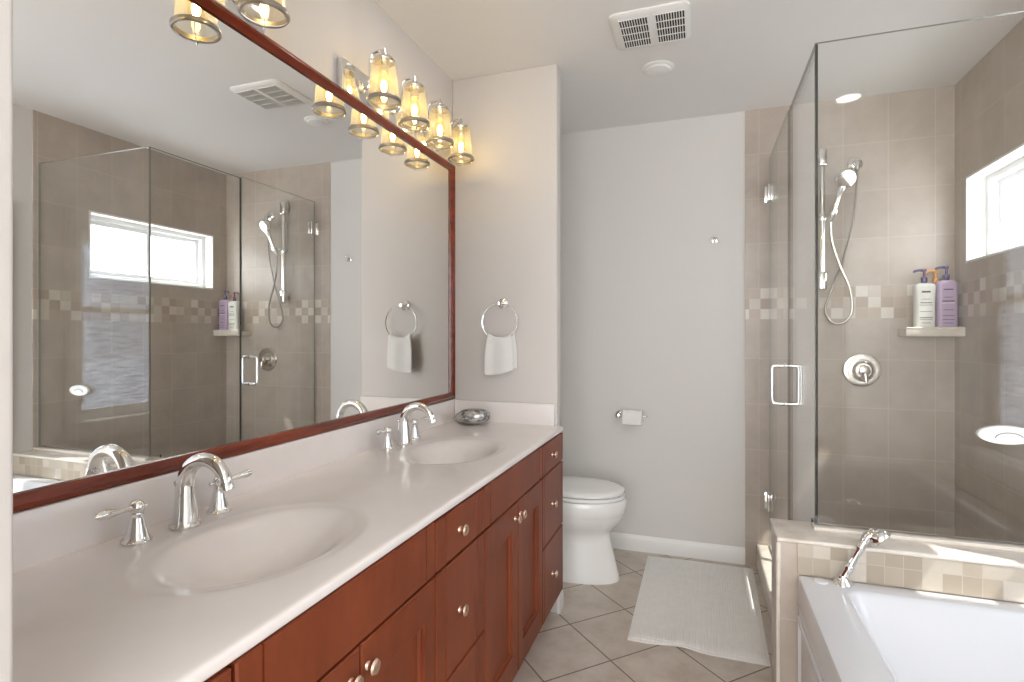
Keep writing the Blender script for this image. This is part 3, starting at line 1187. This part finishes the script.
def make_light(y0, y1, ys, label):
    zc = 2.172
    t = thing('vanity_light', (XL, (y0 + y1) / 2, zc), label, 'wall light', 'vanity light bars over the mirror')
    MB().box(XL + .0005, XL + .026, y0, y1, zc - .055, zc + .055, .004, 3).build('backplate', M['chrome'], t)
    lx = XL + .118
    for y in ys:
        mb = MB()
        arm = spline([(XL + .024, y, zc - .005), (XL + .05, y, zc - .012), (XL + .062, y, zc + .02), (XL + .062, y, zc + .072), (XL + .072, y, zc + .104), (lx - .015, y, zc + .112), (lx, y, zc + .101)], 6)
        mb.tube(arm, .0052, 10)
        mb.lathe([(.020, 0), (.020, .004), (.012, .010), (.006, .013)], face_dir((XL + .0255, y, zc - .005), (1, 0, 0)), 18)
        mb.build('arm', M['chrome'], t)
        mb = MB()
        T = Matrix.Translation((lx, y, 0))
        mb.lathe([(.0385, zc + .068), (.0395, zc + .072), (.034, zc + .081), (.021, zc + .089), (.010, zc + .092), (.0085, zc + .104), (.006, zc + .109), (.0045, zc + .117), (.001, zc + .120)], T, 28)
        cap = mb.build('cap', M['chrome'], t)
        mb = MB()
        mb.lathe([(.0165, zc + .032), (.0175, zc + .036), (.0165, zc + .044), (.0165, zc + .070)], T, 20)
        mb.build('socket', M['nickel'], cap)
        # clear glass jar, open below
        mb = MB()
        o = [(.030, zc + .074), (.0385, zc + .068), (.0435, zc + .056), (.0475, zc + .02), (.052, zc - .055), (.0525, zc - .066)]
        ii = [(r - .0022, h - (.002 if k < 2 else 0)) for k, (r, h) in enumerate(o)]
        mb.lathe(o + list(reversed(ii)), T, 32, False, False)
        jar = mb.build('glass_shade', M['jar'], t)
        mb = MB()
        zr = zc - .066
        mb.lathe([(.0535, zr + .006), (.058, zr + .006), (.0605, zr + .002), (.0605, zr - .006), (.0575, zr - .009), (.0515, zr - .008), (.0515, zr + .006)], T, 36, False, False)
        mb.build('bottom_ring', M['ring'], jar)
        mb = MB()
        for a in (PI / 4, 3 * PI / 4):
            mb.tube([(lx + .055 * math.cos(a) * math.cos(b), y + .055 * math.sin(a) * math.cos(b), zr - .006 - .026 * math.sin(b)) for b in [PI * i / 14 for i in range(15)]], .0014, 6)
        mb.build('cage_wire', M['chrome'], jar)
        mb = MB()
        mb.lathe([(.013, zc + .034), (.017, zc + .022), (.0215, zc - .002), (.021, zc - .022), (.014, zc - .038), (.001, zc - .044)], T, 22, False, True)
        bl = mb.build('bulb', M['amber'], t)
        mb = MB()
        mb.ball((lx, y, zc - .014), .0105, 1, 1, 2.0, 14, 10)
        mb.build('filament', M['filament'], bl)
    return t


make_light(1.545, 2.40, (1.651, 1.866, 2.083, 2.300), 'four-jar chrome wall light over the far half of the mirror')
make_light(.36, 1.20, (.450, .665, .882, 1.099), 'four-jar chrome wall light over the near half of the mirror')

# ------------------------------------------------------------------ towel ring, towel, shell dish
trg = thing('towel_ring', (-.890, WY, 1.44), 'slim chrome towel ring on the wall beside the mirror', 'towel ring')
mb = MB()
mb.lathe([(.025, 0), (.025, .005), (.020, .009), (.011, .012), (.010, .040), (.013, .043), (.013, .052), (.009, .056), (.001, .057)], face_dir((-.890, WY, 1.440), (0, -1, 0)), 24)
mb.build('post', M['chrome'], trg)
rc = Vector((-.892, WY - .048, 1.352))
mb = MB().torus(rc, .088, .0032, Matrix.Rotation(PI / 2, 4, 'X'), 48, 8)
mb.build('ring', M['chrome'], trg)

mb = MB()
grid = []
NU, NV = 22, 40
zt = rc.z - .088 + .0035
for v in range(NV + 1):
    row = []
    s = v / NV
    for u in range(NU + 1):
        q = u / NU - .5
        # path: front hem up, over the ring bar, down the back
        Lf, Lb = .166 + .012 * -q * 2, .150
        total = Lf + .02 + Lb
        l = s * total
        gather = 1.0
        if l < Lf:
            z = zt + .004 - (Lf - l)
            gather = .82 + .18 * min(1, (Lf - l) / .07)
            yy = rc.y - .0085 - .003 * math.sin(q * 9) * min(1, (Lf - l) / .04) - .006 * min(1, (Lf - l) / .1)
        elif l < Lf + .02:
            a = (l - Lf) / .02 * PI
            z = zt + .004 + .006 * math.sin(a)
            gather = .82
            yy = rc.y - .0085 * math.cos(a)
        else:
            z = zt + .004 - (l - Lf - .02)
            gather = .82 + .18 * min(1, (l - Lf - .02) / .07)
            yy = rc.y + .0085 + .003 * math.sin(q * 7 + 1) * min(1, (l - Lf - .02) / .04) + .006 * min(1, (l - Lf - .02) / .1)
        back = max(0, min(1, (l - Lf) / .02))
        x = rc.x + .0 + q * .142 * gather + .012 * back
        # the ring's lowest arc lifts the cloth at its sides a little
        off_fold = max(0.0, abs(l - Lf - .01) - .01)
        dx = max(-.075, min(.075, x - rc.x))
        z += (.088 - math.sqrt(.088 ** 2 - dx * dx)) * max(.25, 1 - off_fold / .08)
        row.append((x, yy, z))
    grid.append(row)
mb.loft(grid, False, False, closed=False)
tw = mb.build('hand_towel', M['towel'], None)
sm = tw.modifiers.new('thickness', 'SOLIDIFY')
sm.thickness = .005
sm.offset = 0
tag(tw, 'small white hand towel draped over the slim towel ring', 'towel')

sh = thing('shell_dish', (-1.0, 2.355, CT), 'glossy grey marbled shell-shaped dish at the far end of the counter', 'dish')
for zs, nm, hh in ((-1, 'lower_shell', .030), (1, 'upper_shell', .042)):
    rings = []
    for k in range(13):
        a = (PI / 2) * k / 12
        h = math.sin(a)
        sc = max(.02, math.cos(a) ** .85)
        ring = []
        for i in range(56):
            t = 2 * PI * i / 56
            lob = 1.0 + .16 * math.cos(t)                     # blunt at one end, drawn out at the other
            ex = .086 * math.cos(t)
            ey = .052 * math.sin(t) * lob
            rip = 1 + .008 * math.sin(14 * t) * (1 - h)
            x = ex * sc * rip + .010 * h
            ring.append((-1.012 + x, 2.352 + ey * sc * rip + .010 * math.cos(t) * sc, CT + .0325 + zs * (hh * h + .0008) + .10 * x * sc))
        rings.append(ring)
    MB().loft(rings, True, True).build(nm, M['shell'], sh)

# ------------------------------------------------------------------ toilet
tl = thing('toilet', (-.75, 2.9, 0), 'white two-piece toilet with closed lid behind the vanity', 'toilet')
TY = 2.90


def egg(front, back, hw, z, n=44, pw=1.0):
    cx = back + (front - back) * .56
    pts = []
    for i in range(n):
        t = 2 * PI * i / n
        c, s = math.cos(t), math.sin(t)
        rx = (front - cx) if c > 0 else (cx - back)
        pts.append((cx + rx * c, TY + hw * math.copysign(abs(s) ** .92, s), z))
    return pts


mb = MB()
prof = [(0, -.402, -1.02, .122), (.008, -.400, -1.02, .124), (.03, -.405, -1.02, .122), (.12, -.428, -1.01, .112), (.20, -.448, -1.0, .106), (.235, -.450, -1.0, .108), (.258, -.440, -.99, .120),
        (.285, -.415, -.98, .145), (.315, -.393, -.97, .166), (.345, -.379, -.96, .178), (.358, -.375, -.96, .181), (.362, -.371, -.96, .184), (.40, -.363, -.95, .188), (.425, -.364, -.95, .187), (.434, -.369, -.95, .182)]
mb.loft([egg(f, b, w, z) for z, f, b, w in prof])
mb.build('bowl', M['porcelain'], tl)
mb = MB().loft([egg(-.374, -.875, .180, .4375), egg(-.370, -.875, .184, .441), egg(-.370, -.875, .184, .452), egg(-.374, -.875, .180, .4555)])
mb.build('seat', M['porcelain'], tl)
mb = MB().loft([egg(-.378, -.880, .178, .4595), egg(-.374, -.880, .182, .463), egg(-.375, -.880, .181, .474), egg(-.383, -.875, .174, .4805), egg(-.41, -.85, .15, .4845), egg(-.50, -.76, .07, .487)])
mb.build('lid', M['porcelain'], tl)
mb = MB().box(-1.152, -.955, TY - .215, TY + .215, .425, .80, .022, 4)
mb.build('tank', M['porcelain'], tl)
mb = MB().box(-1.156, -.945, TY - .225, TY + .225, .801, .838, .014, 3)
mb.build('tank_lid', M['porcelain'], tl)
mb = MB()
mb.lathe([(.012, 0), (.012, .008), (.007, .012)], face_dir((-.955, TY - .15, .74), (1, 0, 0)), 16)
mb.tube([(-.945, TY - .15, .74), (-.938, TY - .11, .735), (-.938, TY - .08, .732)], .006, 10)
mb.build('flush_lever', M['chrome'], tl)
mb = MB()
mb.box(-.972, -.955, TY - .09, TY - .06, .436, .470, .004, 2)
mb.box(-.972, -.955, TY + .06, TY + .09, .436, .470, .004, 2)
mb.tube([(-.925, TY - .09, .452), (-.925, TY + .09, .452)], .009, 12)

mb.build('seat_hinge', M['porcelain'], tl)

# toilet paper
tp = thing('toilet_paper_holder', (-.46, YB, .82), 'small chrome toilet paper holder on the white back wall', 'paper holder')
mb = MB()
mb.lathe([(.022, 0), (.022, .005), (.016, .010), (.010, .012), (.010, .066), (.012, .07), (.001, .072)], face_dir((-.462, YB, .812), (0, -1, 0)), 22)
mb.build('post', M['chrome'], tp)
mb = MB()
mb.tube([(-.462, YB - .060, .812), (-.30, YB - .060, .812)], .0065, 14)
mb.ball((-.299, YB - .060, .812), .009, n=14, m=8)
mb.build('rod', M['chrome'], tp)
mb = MB()
mb.loft([[( x, YB - .060 + r * math.cos(2 * PI * i / 36), 0.8035 + r * math.sin(2 * PI * i / 36)) for i in range(36)] for x, r in
         ((-.430, .018), (-.430, .044), (-.428, .046), (-.322, .046), (-.320, .044), (-.320, .018), (-.430, .018))], False, False)
mb.box(-.429, -.321, YB - .1075, YB - .1055, .768, .803)
pr = mb.build('toilet_paper_roll', M['paper'])
tag(pr, 'white toilet paper roll on the holder above the toilet', 'toilet paper')

rh = thing('robe_hook', (.076, YB, 1.83), 'small chrome robe hook high on the white back wall', 'hook')
mb = MB()
mb.box(.056, .098, YB - .007, YB, 1.818, 1.850, .003, 2)
mb.build('plate', M['chrome'], rh)
mb = MB()
for dz in (1.842, 1.824):
    mb.tube(spline([(.077, YB - .006, dz), (.077, YB - .025, dz), (.077, YB - .036, dz + .006)], 5), .006, 10)
    mb.ball((.077, YB - .037, dz + .008), .0085, n=12, m=8)
mb.build('prongs', M['chrome'], rh)

# ------------------------------------------------------------------ bath mat
mb = MB()
Pq = [Vector((-.290, 2.336, 0)), Vector((.260, 2.330, 0)), Vector((.276, 3.27, 0)), Vector((-.287, 3.262, 0))]
nu, nv = 40, 60
top, bot = [], []
for j in range(nv + 1):
    rt, rb = [], []
    for i in range(nu + 1):
        u, v = i / nu, j / nv
        p = (Pq[0] * (1 - u) + Pq[1] * u) * (1 - v) + (Pq[3] * (1 - u) + Pq[2] * u) * v
        p.y += .012 * math.exp(-((u - .30) / .10) ** 2) * (1 - v) ** 6
        e = min(1.0, min(u, 1 - u) * nu / 1.5, min(v, 1 - v) * nv / 1.5)
        h = .004 + .009 * e + .010 * math.exp(-((u - .42) / .09) ** 2) * math.exp(-(v / .10) ** 2) + .0015 * math.sin(7 * u + 5 * v)
        rt.append((p.x, p.y, h))
        rb.append((p.x, p.y, .0008 + .010 * math.exp(-((u - .42) / .09) ** 2) * math.exp(-(v / .10) ** 2)))
    top.append(rt)
    bot.append(rb)
mb.loft(top, False, False, closed=False)
mb.loft(bot, False, False, closed=False)
bd = [(0, i) for i in range(nu)] + [(j, nu) for j in range(nv)] + [(nv, i) for i in range(nu, 0, -1)] + [(j, 0) for j in range(nv, 0, -1)]
for k in range(len(bd)):
    a, b = bd[k], bd[(k + 1) % len(bd)]
    mb._f([mb.bm.verts.new(p) for p in (bot[a[0]][a[1]], bot[b[0]][b[1]], top[b[0]][b[1]], top[a[0]][a[1]])])
rug = mb.build('bath_mat', M['rug'], angle=1.0)
tag(rug, 'white woven cotton bath mat on the tiled floor before the shower', 'bath mat')

# ------------------------------------------------------------------ ceiling
cv = thing('ceiling_vent', (-.19, 2.265, ZC), 'white square ceiling vent with two dark slotted grilles', 'vent')
mb = MB()
x0, x1, y0, y1 = -.345, -.036, 2.150, 2.426
mb.loft([rrect(x0, x1, y0, y1, .03, ZC), rrect(x0, x1, y0, y1, .03, ZC - .006), rrect(x0 + .012, x1 - .012, y0 + .012, y1 - .012, .024, ZC - .014)])
mb.build('cover', M['trim'], cv)
for a, b in ((-.306, -.196), (-.166, -.056)):
    gm = MB().box(a, b, 2.182, 2.396, ZC - .0155, ZC - .0142)
    gr = gm.build('grille', M['dark'], cv, smooth=False)
    sl = MB()
    n = 11
    for i in range(n + 1):
        xx = a + (b - a) * i / n
        sl.box(xx - .0017, xx + .0017, 2.180, 2.398, ZC - .0185, ZC - .0152)
    for k in range(5):
        yy = 2.182 + .214 * k / 4
        sl.box(a - .0026, b + .0026, yy - .0012, yy + .0012, ZC - .0188, ZC - .0154)
    sl.build('slats', M['trim'], gr, smooth=False)

cf = thing('ceiling_fixture', (-.188, 2.66, ZC), 'small round white fixture on the ceiling past the vent', 'ceiling fixture')
mb = MB()
T = Matrix.Translation((-.188, 2.655, ZC)) @ Matrix.Rotation(PI, 4, 'X')
mb.lathe([(.074, 0), (.074, .004), (.068, .009), (.060, .010)], T, 36)
b = mb.build('base_ring', M['trim'], cf)
mb = MB()
mb.lathe([(.060, .010), (.056, .016), (.040, .020), (.001, .021)], T, 32)
mb.build('dome', M['trim'], cf)


def can_light(x, y, label):
    t = thing('recessed_light', (x, y, ZC), label, 'ceiling light', 'recessed ceiling lights')
    T = Matrix.Translation((x, y, ZC)) @ Matrix.Rotation(PI, 4, 'X')
    MB().lathe([(.078, 0), (.078, .003), (.070, .006), (.056, .004), (.056, .0005)], T, 36, False, False).build('trim_ring', M['trim'], t)
    MB().lathe([(.0565, .0008), (.001, .0012)], T, 32, False, True).build('lens', M['lens'], t)


can_light(.744, .758, 'lit recessed light in the ceiling over the bathtub, mirrored in the shower glass')
can_light(-.83, 1.79, 'lit recessed light in the ceiling just in front of the far wall light')
